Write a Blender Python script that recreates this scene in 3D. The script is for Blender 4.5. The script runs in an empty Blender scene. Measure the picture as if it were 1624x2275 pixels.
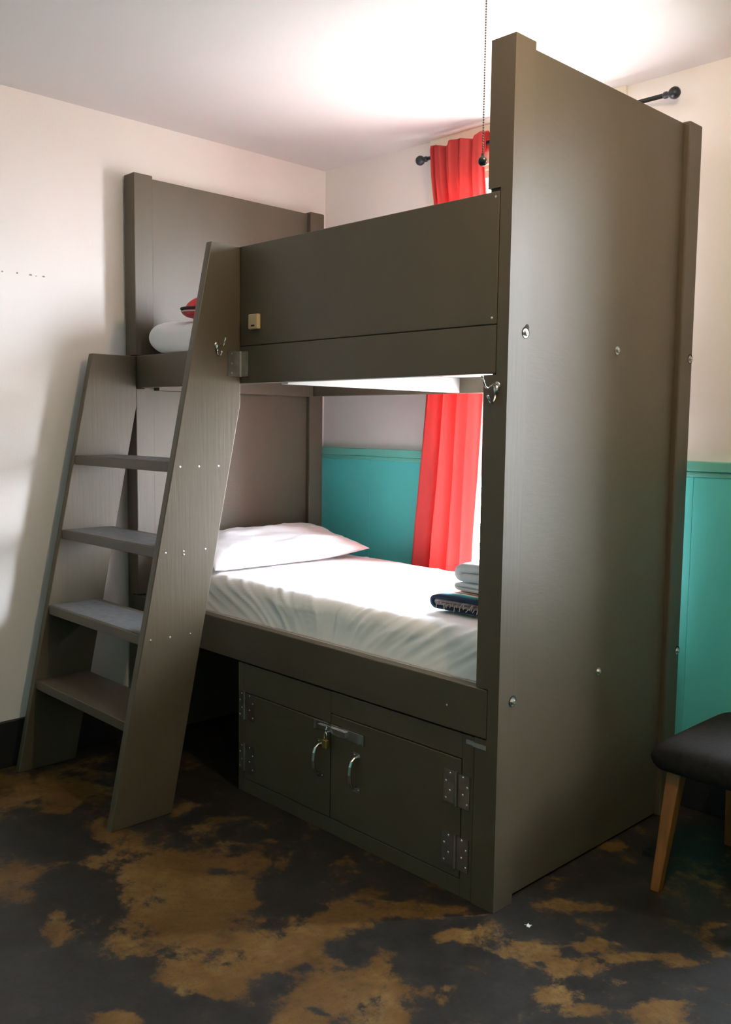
import bpy, bmesh, math, random
import numpy as np
from mathutils import Vector, Matrix, noise

random.seed(7)
SC = bpy.context.scene
C = SC.collection
PI = math.pi

# look
PAINT_COL = (.086, .065, .041); PAINT_ROUGH = .43; PAINT_SPEC = .43
WALL_COL = (.85, .79, .78); CEIL_COL = (.81, .78, .78); CASING_COL = (.86, .80, .70)
TEAL_COL = (.12, .62, .60); TEAL_CAP_COL = (.16, .50, .42)
SHEET_COL = (.87, .84, .85)
CURT_COL = (.45, .055, .05); CURT_TR = (.72, .15, .14)
OCHRE = ((.060, .029, .008), (.118, .062, .017), (.185, .115, .042)); STAIN_D = ((.012, .0105, .0095), (.021, .019, .0175), (.036, .031, .027))
FLOOR_ROUGH = .42; FLOOR_SPEC = .3
WIN2 = (.8, 1.08, .76, 2.63)
WIN3 = (-.9, 1.6, 1.0, 2.5)
SHADE_COL = (.11, .11, .105)
FILL_LAMP_XY = (.78, -.35)
FILL_BULB = 740.; FILL_BULB_COL = (1, .76, .46)
SLAT_ANG = 20; BLIND_END = 2.35
SKY = [(0, (.60, .59, .58)), (.42, (.70, .69, .69)), (.5, (1.9, 1.98, 2.14)), (.75, (3.2, 3.45, 3.9)), (1, (1.2, 1.4, 1.8))]
SKY_STRENGTH = 47.0
EXPOSURE = 0.0

# stain patches on the floor: sign, centre x y, half axis, half axis (metres)
STAINS = [
    (1, -1.79, -0.56, 0.15, 0.165, -0.19, 0.09), (1, -1.29, -0.59, 0.054, 0.059, -0.085, 0.046), (1, -1.11, -0.96, 0.057, 0.062, -0.144, 0.064), (1, -0.83, -0.99, 0.027, 0.029, -0.107, 0.051),
    (1, -0.87, -0.66, 0.107, 0.116, -0.282, 0.169), (1, -0.68, -0.62, 0.141, 0.152, -0.279, 0.184), (1, -0.68, -0.46, 0.068, 0.074, -0.151, 0.11), (1, -0.39, -0.73, 0.11, 0.118, -0.197, 0.137),
    (1, -0.24, -0.63, 0.092, 0.098, -0.122, 0.098), (1, -0.27, -0.47, 0.088, 0.094, -0.092, 0.08), (1, -0.29, -0.31, 0.083, 0.09, -0.068, 0.063), (1, -0.06, -0.61, 0.071, 0.077, -0.09, 0.08),
    (1, -1.06, -0.55, 0.062, 0.068, -0.107, 0.064), (1, -0.74, -0.34, 0.041, 0.044, -0.046, 0.035), (1, -0.22, -0.2, 0.093, 0.101, -0.052, 0.054), (1, -0.34, -0.19, 0.048, 0.052, -0.037, 0.035),
    (1, -0.06, -0.56, 0.089, 0.096, -0.141, 0.13), (1, -0.07, -0.42, 0.042, 0.046, -0.047, 0.047), (1, -0.02, -0.18, 0.04, 0.043, -0.018, 0.022), (1, 0.16, -0.4, 0.032, 0.034, -0.032, 0.036),
    (1, 0.2, -0.08, 0.048, 0.051, -0.033, 0.047), (1, 0.29, -0.09, 0.025, 0.027, -0.018, 0.027), (1, 0.11, 0.18, 0.042, 0.046, -0.022, 0.032), (1, 0.2, 0.27, 0.052, 0.056, -0.018, 0.028),
    (1, 0.29, 0.07, 0.039, 0.042, -0.018, 0.028), (1, 0.43, 0.13, 0.061, 0.065, -0.013, 0.025), (1, 0.51, 0.17, 0.043, 0.046, -0.013, 0.024), (1, 0.57, -0.05, 0.044, 0.047, -0.02, 0.038),
    (1, 0.36, -0.21, 0.028, 0.03, -0.017, 0.024), (1, 0.44, -0.2, 0.039, 0.041, -0.012, 0.019), (1, 0.01, 0.67, 0.038, 0.041, -0.015, 0.025), (1, -0.32, -1.08, 0.045, 0.048, -0.047, 0.026),
    (1, -0.09, -0.06, 0.02, 0.022, -0.018, 0.02), (1, -0.02, -0.74, 0.046, 0.049, -0.04, 0.035), (1, 0.12, -0.58, 0.038, 0.04, -0.031, 0.031), (-1, -1.41, -0.77, 0.118, 0.128, -0.16, 0.074),
    (-1, -0.98, -0.85, 0.067, 0.072, -0.123, 0.062), (-1, -0.92, -1.06, 0.045, 0.048, -0.086, 0.037), (-1, -0.6, -1.17, 0.088, 0.094, -0.18, 0.081), (-1, -0.46, -1.02, 0.06, 0.065, -0.072, 0.04),
    (-1, -0.5, -0.92, 0.037, 0.04, -0.034, 0.02), (-1, -0.32, -0.96, 0.027, 0.03, -0.04, 0.025), (-1, -0.17, -0.89, 0.084, 0.089, -0.044, 0.031), (-1, -0.18, -0.72, 0.036, 0.039, -0.044, 0.035),
    (-1, -0.18, -0.6, 0.018, 0.02, -0.016, 0.014), (-1, -0.02, -0.69, 0.016, 0.017, -0.013, 0.012), (-1, -0.17, -0.45, 0.048, 0.052, -0.036, 0.034), (-1, -0.56, -0.41, 0.053, 0.058, -0.049, 0.039),
    (-1, -0.78, -0.46, 0.022, 0.024, -0.02, 0.015), (-1, -0.43, -0.43, 0.064, 0.07, -0.021, 0.017), (-1, -0.79, -0.83, 0.022, 0.025, -0.029, 0.015), (-1, -0.13, -0.25, 0.054, 0.058, -0.031, 0.032),
    (-1, 0.05, -0.33, 0.059, 0.063, -0.051, 0.057), (-1, 0.25, -0.34, 0.056, 0.059, -0.042, 0.053),
]

# ------------------------------------------------------------------ helpers
def link(o):
    C.objects.link(o); return o

def thing(name, label, cat, loc=(0, 0, 0), group=None):
    o = bpy.data.objects.new(name, None)
    o.empty_display_size = 0.05
    o.location = loc
    o['label'] = label; o['category'] = cat
    if group: o['group'] = group
    return link(o)

def root_loc(o):
    v = Vector((0, 0, 0))
    while o is not None:
        v = v + Vector(o.location); o = o.parent
    return v

def obj(name, bm, mat, parent=None, bevel=0.0, smooth=False, segs=2, label=None):
    """one mesh object; the bmesh is given in world coordinates"""
    me = bpy.data.meshes.new(name)
    bmesh.ops.recalc_face_normals(bm, faces=bm.faces[:])
    bm.to_mesh(me); bm.free()
    if parent is not None:
        r = root_loc(parent)
        me.transform(Matrix.Translation(-r))
    me.materials.append(mat)
    if smooth:
        for p in me.polygons: p.use_smooth = True
    o = bpy.data.objects.new(name, me)
    if parent is not None: o.parent = parent
    if label: o['label'] = label
    link(o)
    if bevel > 0:
        m = o.modifiers.new('bevel', 'BEVEL')
        m.width = bevel; m.segments = segs; m.limit_method = 'ANGLE'; m.angle_limit = math.radians(40)
        m.harden_normals = False
    return o

def single(name, bm, mat, label, cat, group=None, **k):
    """a top-level thing made of one mesh, its origin at its base"""
    xs = [v.co for v in bm.verts]
    c = Vector(((min(v.x for v in xs) + max(v.x for v in xs)) / 2,
                (min(v.y for v in xs) + max(v.y for v in xs)) / 2, min(v.z for v in xs)))
    bmesh.ops.translate(bm, verts=bm.verts[:], vec=-c)
    o = obj(name, bm, mat, None, **k)
    o.location = c
    o['label'] = label; o['category'] = cat
    if group: o['group'] = group
    return o

def struct(name, bm, mat, label=None, cat=None, parent=None, **k):
    o = obj(name, bm, mat, parent, **k)
    if parent is None:
        o['kind'] = 'structure'
        o['label'] = label; o['category'] = cat
    return o

def B(): return bmesh.new()

def box(bm, x0, x1, y0, y1, z0, z1):
    v = [bm.verts.new((x, y, z)) for x in (x0, x1) for y in (y0, y1) for z in (z0, z1)]
    for f in ((0, 1, 3, 2), (4, 6, 7, 5), (0, 4, 5, 1), (2, 3, 7, 6), (0, 2, 6, 4), (1, 5, 7, 3)):
        bm.faces.new([v[i] for i in f])
    return bm

def prism(bm, poly, axis, a, b):
    """poly: 2-D outline; axis x: (y,z) points; y: (x,z) points; z: (x,y) points"""
    def P(p, t):
        return {'x': (t, p[0], p[1]), 'y': (p[0], t, p[1]), 'z': (p[0], p[1], t)}[axis]
    A = [bm.verts.new(P(p, a)) for p in poly]
    Bv = [bm.verts.new(P(p, b)) for p in poly]
    n = len(poly)
    bm.faces.new(A); bm.faces.new(Bv[::-1])
    for i in range(n):
        bm.faces.new((A[i], A[(i + 1) % n], Bv[(i + 1) % n], Bv[i]))
    return bm

def tube(bm, pts, r, n=10, cap=True):
    pts = [Vector(p) for p in pts]
    rs = r if isinstance(r, (list, tuple)) else [r] * len(pts)
    rings = []; up = None
    for i, p in enumerate(pts):
        d = (pts[min(i + 1, len(pts) - 1)] - pts[max(i - 1, 0)]).normalized()
        if up is None:
            up = Vector((0, 0, 1)) if abs(d.z) < 0.9 else Vector((1, 0, 0))
        u = (up - d * up.dot(d)).normalized(); w = d.cross(u); up = u
        rings.append([bm.verts.new(p + (u * math.cos(2 * PI * k / n) + w * math.sin(2 * PI * k / n)) * rs[i]) for k in range(n)])
    for a, b in zip(rings, rings[1:]):
        for k in range(n):
            bm.faces.new((a[k], a[(k + 1) % n], b[(k + 1) % n], b[k]))
    if cap:
        bm.faces.new(rings[0][::-1]); bm.faces.new(rings[-1])
    return bm

def lathe(bm, prof, org, axis, n=20):
    """prof: list of (r, t), t along axis from org"""
    a = Vector(axis).normalized(); o = Vector(org)
    u = a.orthogonal().normalized(); w = a.cross(u)
    rings = []
    for r, t in prof:
        rings.append([bm.verts.new(o + a * t + (u * math.cos(2 * PI * k / n) + w * math.sin(2 * PI * k / n)) * max(r, 1e-5)) for k in range(n)])
    for p, q in zip(rings, rings[1:]):
        for k in range(n):
            bm.faces.new((p[k], p[(k + 1) % n], q[(k + 1) % n], q[k]))
    bm.faces.new(rings[0][::-1]); bm.faces.new(rings[-1])
    return bm

def ball(bm, c, r, nu=12, nv=8):
    lathe(bm, [(r * math.sin(PI * i / nv), -r * math.cos(PI * i / nv)) for i in range(nv + 1)], c, (0, 0, 1), nu)
    return bm

def dome(bm, c, axis, r, h, n=10):
    lathe(bm, [(r, 0), (r * .85, h * .55), (r * .45, h * .92), (1e-5, h)], c, axis, n)
    return bm

def grid(bm, nu, nv, fn, wrap_u=False):
    V = [[bm.verts.new(fn(i / nu, j / nv)) for j in range(nv + 1)] for i in range(nu if wrap_u else nu + 1)]
    m = len(V)
    for i in range(nu):
        for j in range(nv):
            bm.faces.new((V[i][j], V[(i + 1) % m][j], V[(i + 1) % m][j + 1], V[i][j + 1]))
    return V

def sm(t): t = max(0, min(1, t)); return t * t * (3 - 2 * t)
def lerp(a, b, t): return a + (b - a) * t
def lut(xs, ys, x): return float(np.interp(x, xs, ys))
def fbm(x, y, z, o=4):
    s = 0; a = 1; f = 1
    for _ in range(o):
        s += a * noise.noise(Vector((x * f, y * f, z * f))); a *= .5; f *= 2
    return s

# ---------------------------------------------------------------- materials
def mat(name, col, rough=.5, metal=0., spec=.5):
    m = bpy.data.materials.new(name); m.use_nodes = True
    b = m.node_tree.nodes['Principled BSDF']
    b.inputs['Base Color'].default_value = (*col, 1)
    b.inputs['Roughness'].default_value = rough
    b.inputs['Metallic'].default_value = metal
    b.inputs['Specular IOR Level'].default_value = spec
    return m

def N(m, t, **k):
    n = m.node_tree.nodes.new(t)
    for a, v in k.items(): setattr(n, a, v)
    return n
def L(m, a, b): m.node_tree.links.new(a, b)

def vary(m, col, amt, scale, stretch=(1, 1, 1), bump=0., bscale=None, detail=5, bstretch=None):
    """procedural mottling of the base colour and a fine bump, in object space"""
    b = m.node_tree.nodes['Principled BSDF']
    tc = N(m, 'ShaderNodeTexCoord')
    mp = N(m, 'ShaderNodeMapping'); mp.inputs['Scale'].default_value = stretch
    L(m, tc.outputs['Object'], mp.inputs['Vector'])
    n = N(m, 'ShaderNodeTexNoise'); n.inputs['Scale'].default_value = scale; n.inputs['Detail'].default_value = detail
    L(m, mp.outputs[0], n.inputs['Vector'])
    r = N(m, 'ShaderNodeValToRGB')
    r.color_ramp.elements[0].position = .3; r.color_ramp.elements[1].position = .7
    r.color_ramp.elements[0].color = (*[c * (1 - amt) for c in col], 1)
    r.color_ramp.elements[1].color = (*[min(1, c * (1 + amt)) for c in col], 1)
    L(m, n.outputs['Fac'], r.inputs['Fac']); L(m, r.outputs['Color'], b.inputs['Base Color'])
    if bump:
        mp2 = N(m, 'ShaderNodeMapping'); mp2.inputs['Scale'].default_value = bstretch or stretch
        L(m, tc.outputs['Object'], mp2.inputs['Vector'])
        n2 = N(m, 'ShaderNodeTexNoise'); n2.inputs['Scale'].default_value = bscale or scale * 4; n2.inputs['Detail'].default_value = 4
        L(m, mp2.outputs[0], n2.inputs['Vector'])
        bp = N(m, 'ShaderNodeBump'); bp.inputs['Strength'].default_value = bump; bp.inputs['Distance'].default_value = .002
        L(m, n2.outputs['Fac'], bp.inputs['Height']); L(m, bp.outputs[0], b.inputs['Normal'])
    return m

PAINT = vary(mat('grey_brown_paint', PAINT_COL, PAINT_ROUGH, 0, PAINT_SPEC), PAINT_COL, .08, 3, (1, 1, .6), .25, 90, bstretch=(.25, .25, 1))
PAINT_V = vary(mat('grey_brown_paint_brushed', PAINT_COL, PAINT_ROUGH, 0, PAINT_SPEC), PAINT_COL, .08, 3, (1, 1, .5), .25, 90, bstretch=(1, 1, .06))
WALL = vary(mat('warm_white_wall_paint', WALL_COL, .75, 0, .3), WALL_COL, .02, 2, (1, 1, 1), .15, 120)
CEIL = vary(mat('white_ceiling_paint', CEIL_COL, .8, 0, .3), CEIL_COL, .015, 1.5, (1, 1, 1), .15, 100)
CASING = mat('casing_paint', CASING_COL, .55, 0, .4)
TEAL = mat('teal_wainscot_paint', TEAL_COL, .42, 0, .45)
TEAL_CAP = vary(mat('light_teal_cap_paint', TEAL_CAP_COL, .45, 0, .45), TEAL_CAP_COL, .05, 6)
BLACK_WOOD = vary(mat('black_baseboard_paint', (.012, .012, .014), .5), (.012, .012, .014), .2, 6)
SHEET = vary(mat('white_sheet_cotton', SHEET_COL, .9, 0, .2), SHEET_COL, .02, 8, (1, 1, 1), .12, 400)
TOWEL = vary(mat('white_towel_terry', (.86, .85, .90), .95, 0, .1), (.86, .85, .90), .03, 30, (1, 1, 1), .8, 500)
STEEL = vary(mat('bright_steel', (.62, .62, .62), .25, 1), (.62, .62, .62), .08, 20)
ZINC = vary(mat('zinc_plated_steel', (.6, .6, .58), .35, 1), (.6, .6, .58), .1, 40)
HINGE = vary(mat('hinge_steel', (.42, .38, .35), .33, 1), (.42, .38, .35), .15, 25)
SCREW = mat('screw_steel', (.7, .7, .68), .3, 1)
BRASS = vary(mat('brass', (.62, .42, .12), .35, 1), (.62, .42, .12), .1, 30)
DARK = mat('dark_hole', (.01, .009, .008), .8)
BEIGE = vary(mat('beige_plastic', (.56, .40, .23), .4), (.56, .40, .23), .03, 10)
BLACK_METAL = vary(mat('black_rod_metal', (.02, .021, .024), .3, .3), (.02, .021, .024), .2, 20)
CHAIN = mat('dark_bead_chain', (.16, .13, .12), .35, .9)
WOOD = vary(mat('honey_brown_wood', (.25, .085, .014), .4), (.25, .085, .014), .25, 9, (6, 6, .5), .1, 60)
FABRIC = vary(mat('dark_grey_upholstery', (.020, .0185, .019), .9, 0, .12), (.020, .0185, .019), .2, 60, (1, 1, 1), .5, 500)
PAPER = vary(mat('white_paper', (.8, .8, .78), .9), (.8, .8, .78), .04, 60)
PLY = vary(mat('painted_plywood', (.62, .60, .58), .7), (.62, .60, .58), .06, 4)
GRIP = vary(mat('grey_grip_tape', (.14, .14, .145), .42, 0, .6), (.14, .14, .145), .3, 40, (1, 1, 1), .8, 700)
RED_BAG = vary(mat('red_shiny_cloth', (.42, .008, .014), .35), (.42, .008, .014), .15, 20)
BLACK_CLOTH = vary(mat('black_cloth', (.015, .015, .02), .7), (.015, .015, .02), .1, 20)
FRINGE = vary(mat('pale_pink_yarn', (.5, .4, .38), .95), (.5, .4, .38), .1, 60)
BLIND = mat('white_blind_slats', (.8, .78, .74), .45)
SASH = mat('white_sash_paint', (.75, .74, .71), .45)

# curtain: woven cloth that lets daylight through
CURTAIN = bpy.data.materials.new('red_curtain_cloth'); CURTAIN.use_nodes = True
def _curtain():
    m = CURTAIN; b = m.node_tree.nodes['Principled BSDF']; out = m.node_tree.nodes['Material Output']
    b.inputs['Base Color'].default_value = (*CURT_COL, 1); b.inputs['Roughness'].default_value = .85
    b.inputs['Specular IOR Level'].default_value = .2
    tc = N(m, 'ShaderNodeTexCoord')
    w = N(m, 'ShaderNodeTexNoise'); w.inputs['Scale'].default_value = 600
    L(m, tc.outputs['Object'], w.inputs['Vector'])
    bp = N(m, 'ShaderNodeBump'); bp.inputs['Strength'].default_value = .25; bp.inputs['Distance'].default_value = .001
    L(m, w.outputs['Fac'], bp.inputs['Height']); L(m, bp.outputs[0], b.inputs['Normal'])
    t = N(m, 'ShaderNodeBsdfTranslucent'); t.inputs['Color'].default_value = (*CURT_TR, 1)
    mx = N(m, 'ShaderNodeMixShader'); mx.inputs[0].default_value = .42
    L(m, b.outputs[0], mx.inputs[1]); L(m, t.outputs[0], mx.inputs[2]); L(m, mx.outputs[0], out.inputs['Surface'])
_curtain()

# window glass: thin pane, mostly clear with a faint mirror
GLASS = bpy.data.materials.new('window_glass'); GLASS.use_nodes = True
def _glass():
    m = GLASS; nt = m.node_tree; out = nt.nodes['Material Output']; nt.nodes.remove(nt.nodes['Principled BSDF'])
    t = N(m, 'ShaderNodeBsdfTransparent'); t.inputs['Color'].default_value = (.96, .98, .97, 1)
    g = N(m, 'ShaderNodeBsdfGlossy'); g.inputs['Roughness'].default_value = .02
    mx = N(m, 'ShaderNodeMixShader'); mx.inputs[0].default_value = .05
    L(m, t.outputs[0], mx.inputs[1]); L(m, g.outputs[0], mx.inputs[2]); L(m, mx.outputs[0], out.inputs['Surface'])
_glass()

# stained concrete: dark acid stain with ochre patches (patch map is a mesh attribute in floor space)
FLOOR = bpy.data.materials.new('stained_concrete'); FLOOR.use_nodes = True
def _floor():
    m = FLOOR; b = m.node_tree.nodes['Principled BSDF']
    at = N(m, 'ShaderNodeAttribute', attribute_name='stain')
    tc = N(m, 'ShaderNodeTexCoord')
    def nz(scale, det, rough=.6, dist=0.):
        n = N(m, 'ShaderNodeTexNoise'); n.inputs['Scale'].default_value = scale
        n.inputs['Detail'].default_value = det; n.inputs['Roughness'].default_value = rough
        n.inputs['Distortion'].default_value = dist
        L(m, tc.outputs['Object'], n.inputs['Vector']); return n.outputs['Fac']
    def ma(op, a, c=None):
        n = N(m, 'ShaderNodeMath', operation=op)
        for i, v in enumerate((a, c)):
            if v is None: continue
            if isinstance(v, (int, float)): n.inputs[i].default_value = v
            else: L(m, v, n.inputs[i])
        return n.outputs[0]
    n1 = nz(4.5, 12, .72, .35); n2 = nz(24, 8, .7)
    s = ma('ADD', at.outputs['Fac'], ma('MULTIPLY', ma('SUBTRACT', n1, .5), 6.0))
    s = ma('ADD', s, ma('MULTIPLY', ma('SUBTRACT', n2, .5), 2.4))
    mr = N(m, 'ShaderNodeMapRange', interpolation_type='SMOOTHSTEP'); L(m, s, mr.inputs[0])
    mr.inputs[1].default_value = -.32; mr.inputs[2].default_value = .42
    def ramp(fac, stops):
        r = N(m, 'ShaderNodeValToRGB'); e = r.color_ramp.elements
        while len(e) < len(stops): e.new(.5)
        for k, (p, c) in enumerate(stops): e[k].position = p; e[k].color = (*c, 1)
        L(m, fac, r.inputs['Fac']); return r.outputs['Color']
    och = ramp(nz(3.5, 8, .7), [(.3, OCHRE[0]), (.5, OCHRE[1]), (.68, OCHRE[2])])
    drk = ramp(nz(9, 8, .7), [(.3, STAIN_D[0]), (.55, STAIN_D[1]), (.75, STAIN_D[2])])
    mx = N(m, 'ShaderNodeMix', data_type='RGBA'); L(m, mr.outputs[0], mx.inputs['Factor'])
    L(m, drk, mx.inputs[6]); L(m, och, mx.inputs[7])
    # fine speckle and scattered dark flecks
    sp = ramp(nz(55, 6, .75), [(.36, (.55, .55, .55)), (.5, (1, 1, 1)), (.72, (1.25, 1.2, 1.15))])
    m2 = N(m, 'ShaderNodeMix', data_type='RGBA', blend_type='MULTIPLY'); m2.inputs['Factor'].default_value = .55
    L(m, mx.outputs[2], m2.inputs[6]); L(m, sp, m2.inputs[7])
    L(m, m2.outputs[2], b.inputs['Base Color'])
    b.inputs['Roughness'].default_value = FLOOR_ROUGH; b.inputs['Specular IOR Level'].default_value = FLOOR_SPEC
    bp = N(m, 'ShaderNodeBump'); bp.inputs['Strength'].default_value = .15; bp.inputs['Distance'].default_value = .003
    L(m, nz(30, 6), bp.inputs['Height']); L(m, bp.outputs[0], b.inputs['Normal'])
_floor()

# folded striped blanket: stripes run along its length, so colour depends on depth only
SERAPE = bpy.data.materials.new('striped_blanket_weave'); SERAPE.use_nodes = True
def _serape():
    m = SERAPE; b = m.node_tree.nodes['Principled BSDF']; b.inputs['Roughness'].default_value = .95
    tc = N(m, 'ShaderNodeTexCoord'); sx = N(m, 'ShaderNodeSeparateXYZ'); L(m, tc.outputs['Object'], sx.inputs[0])
    mr = N(m, 'ShaderNodeMapRange'); L(m, sx.outputs['Y'], mr.inputs[0])
    mr.inputs[1].default_value = -.19; mr.inputs[2].default_value = .19
    r = N(m, 'ShaderNodeValToRGB'); r.color_ramp.interpolation = 'CONSTANT'
    st = [(0, (.008, .02, .05)), (.055, (.012, .11, .13)), (.10, (.03, .35, .36)), (.14, (.75, .74, .68)), (.17, (.32, .06, .02)),
          (.21, (.7, .5, .38)), (.24, (.12, .03, .02)), (.30, (.3, .2, .17)), (.5, (.7, .55, .45)), (.6, (.03, .25, .28)), (.8, (.01, .02, .05))]
    e = r.color_ramp.elements
    while len(e) < len(st): e.new(.9)
    for k, (p, c) in enumerate(st): e[k].position = p; e[k].color = (*c, 1)
    L(m, mr.outputs[0], r.inputs['Fac']); L(m, r.outputs['Color'], b.inputs['Base Color'])
    w = N(m, 'ShaderNodeTexNoise'); w.inputs['Scale'].default_value = 350; L(m, tc.outputs['Object'], w.inputs['Vector'])
    bp = N(m, 'ShaderNodeBump'); bp.inputs['Strength'].default_value = .5; bp.inputs['Distance'].default_value = .002
    L(m, w.outputs['Fac'], bp.inputs['Height']); L(m, bp.outputs[0], b.inputs['Normal'])
_serape()

# ------------------------------------------------------------------ setting
RX0, RX1, RY0, RY1, RZ = -2.149, 3.3, -4.2, 1.203, 2.802
W1 = (-1.28, -.47, .76, 2.63)      # the window behind the bunk
W2 = WIN2                          # a narrow unseen one in the same wall, added for its light
W3 = WIN3                          # an unseen one behind the viewer, added as fill light

def make_floor():
    nx, ny = 220, 220
    xs = np.linspace(RX0 - .1, RX1 + .1, nx); ys = np.linspace(RY0 - .1, RY1 + .1, ny)
    X, Y = np.meshgrid(xs, ys, indexing='ij')
    F = np.full(X.shape, -.75)
    pos = np.zeros(X.shape); neg = np.zeros(X.shape)
    for s, cx, cy, ax, ay, bx, by in STAINS:
        det = ax * by - ay * bx
        dx, dy = X - cx, Y - cy
        u = (dx * by - dy * bx) / det; v = (dy * ax - dx * ay) / det
        q = np.clip(1.55 - np.sqrt(u * u + v * v), 0, 1.)
        if s > 0: pos = np.maximum(pos, q)
        else: neg = np.maximum(neg, q)
    F = -.46 + 1.02 * pos - .92 * neg
    # unseen part of the room carries on with the same blotching
    far = (Y < -1.35)
    for i in range(nx):
        for j in range(ny):
            if far[i, j]: F[i, j] = fbm(X[i, j] * 1.6, Y[i, j] * 1.6, 3.1) * 1.2
    bm = B()
    V = grid(bm, nx - 1, ny - 1, lambda a, b: (lerp(xs[0], xs[-1], a), lerp(ys[0], ys[-1], b), 0))
    bm.verts.index_update()
    o = struct('floor', bm, FLOOR, 'dark stained concrete floor with ochre blotches', 'floor')
    at = o.data.attributes.new('stain', 'FLOAT', 'POINT')
    at.data.foreach_set('value', np.ascontiguousarray(F).ravel())
    s = o.modifiers.new('slab', 'SOLIDIFY'); s.thickness = .12; s.offset = -1
make_floor()
for p in bpy.data.objects['floor'].data.polygons[:1]:
    if p.normal.z < 0: bpy.data.objects['floor'].data.flip_normals()

struct('ceiling', box(B(), RX0 - .16, RX1 + .16, RY0 - .16, RY1 + .16, RZ, RZ + .12), CEIL, 'plain white ceiling', 'ceiling')
wl = struct('wall_left', box(B(), RX0 - .16, RX0, RY0 - .16, RY1 + .16, 0, RZ), WALL, 'white painted wall behind the ladder', 'wall')
for y, z, a, b in ((-.547, 2.068, .004, .003), (-.485, 2.069, .004, .0035), (-.428, 2.068, .007, .0035), (-.405, 2.066, .003, .002), (-.372, 2.068, .006, .003)):
    bm = B(); lathe(bm, [(1, 0), (1, .0015), (.6, .0015)], (0, 0, 0), (1, 0, 0), 10)
    bmesh.ops.scale(bm, verts=bm.verts[:], vec=(1, a, b)); bmesh.ops.translate(bm, verts=bm.verts[:], vec=(RX0 - .001, y, z))
    obj('screw_hole', bm, vary(mat('chipped_plaster', (.3, .26, .25), .9), (.3, .26, .25), .2, 90), wl)
bm = B()
T = .16
cuts = sorted([W1, W2])
x = RX0
for (a, b, z0, z1) in cuts:
    box(bm, x, a, RY1, RY1 + T, 0, RZ)
    box(bm, a, b, RY1, RY1 + T, 0, z0); box(bm, a, b, RY1, RY1 + T, z1, RZ)
    x = b
box(bm, x, RX1, RY1, RY1 + T, 0, RZ)
struct('wall_back', bm, WALL, 'white window wall above the teal wainscot', 'wall')
struct('wall_right', box(B(), RX1, RX1 + .16, RY0 - .16, RY1 + .16, 0, RZ), WALL, 'white wall on the right outside the picture', 'wall')
bm = B()
a, b, z0, z1 = W3
box(bm, RX0, a, RY0 - T, RY0, 0, RZ); box(bm, b, RX1, RY0 - T, RY0, 0, RZ)
box(bm, a, b, RY0 - T, RY0, 0, z0); box(bm, a, b, RY0 - T, RY0, z1, RZ)
struct('wall_front', bm, TEAL, 'teal wall behind the viewer', 'wall')
for nm, bx, lb in (('trim_2', (RX1 - .014, RX1, RY0, RY1 - .03, 0, 1.33), 'teal wainscot of the right wall outside the picture'),
                   ('trim_3', (RX0 + .02, RX1 - .014, RY0, RY0 + .014, 0, min(1.33, W3[2])), 'teal wainscot behind the viewer')):
    struct(nm, box(B(), *bx), TEAL, lb, 'wainscot')
struct('baseboard_left', box(B(), RX0, RX0 + .018, RY0, RY1 - .018, 0, .2), BLACK_WOOD, 'black baseboard of the left wall', 'baseboard', bevel=.004)
struct('baseboard_back', box(B(), RX0, RX1, RY1 - .026, RY1, 0, .122), BLACK_WOOD, 'black baseboard under the teal wainscot', 'baseboard', bevel=.004)

def wainscot():
    bm = B(); cap = B()
    for (a, b) in ((RX0, W1[0] - .11), (W1[1] + .107, W2[0] - .11), (W2[1] + .11, RX1)):
        n = max(1, round((b - a) / .38)); w = (b - a) / n
        for i in range(n):
            box(bm, a + i * w + .0004, a + (i + 1) * w - .0004, RY1 - .014, RY1 - .001, .122, 1.31)
        box(cap, a, b, RY1 - .03, RY1, 1.306, 1.344)
        box(cap, a, b, RY1 - .02, RY1, 1.285, 1.306)
    for (a, b) in ((W1[0] - .11, W1[1] + .107), (W2[0] - .11, W2[1] + .11)):
        box(bm, a, b, RY1 - .014, RY1 - .001, .122, W1[2] - .09)
    t = struct('trim_1', bm, TEAL, 'teal painted board wainscot along the window wall', 'wainscot', bevel=.001, segs=1)
    obj('cap_rail', cap, TEAL_CAP, t, bevel=.004)
wainscot()

def window(name, W, label):
    a, b, z0, z1 = W
    y = RY1
    fr = B()                       # casing boards, the head board runs up to the ceiling
    box(fr, a - .11, a, y - .018, y, z0 - .09, z1)
    box(fr, b, b + .107, y - .018, y, z0 - .09, z1)
    box(fr, a - .11, b + .107, y - .018, y, z1, RZ)
    # reveal
    box(fr, a - .001, a + .015, y, y + T, z0, z1); box(fr, b - .015, b + .001, y, y + T, z0, z1)
    box(fr, a, b, y, y + T, z1 - .015, z1)
    w = struct(name, fr, CASING, label, 'window', bevel=.002)
    s = B()
    for (x0, x1, c0, c1) in ((a + .015, a + .06, z0, z1), (b - .06, b - .015, z0, z1), (a, b, z0, z0 + .06), (a, b, z1 - .06, z1), (a, b, (z0 + z1) / 2 - .02, (z0 + z1) / 2 + .02)):
        box(s, x0, x1, y + .1, y + .14, c0, c1)
    obj('sash', s, SASH, w, bevel=.003)
    zm = (z0 + z1) / 2
    for c0, c1 in ((z0 + .05, zm - .015), (zm + .015, z1 - .05)):
        obj('pane', box(B(), a + .055, b - .055, y + .118, y + .122, c0, c1), GLASS, w)
    obj('sill', box(B(), a - .12, b + .115, y - .05, y + T, z0 - .03, z0), CASING, w, bevel=.005)
    obj('apron', box(B(), a - .1, b + .1, y - .016, y, z0 - .09, z0 - .03), CASING, w, bevel=.003)
    return w
window('window_1', W1, 'tall white cased window behind the bunk and red curtain')
window('fill_window_2', W2, 'narrow unseen window added for light further along the back wall')
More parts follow.
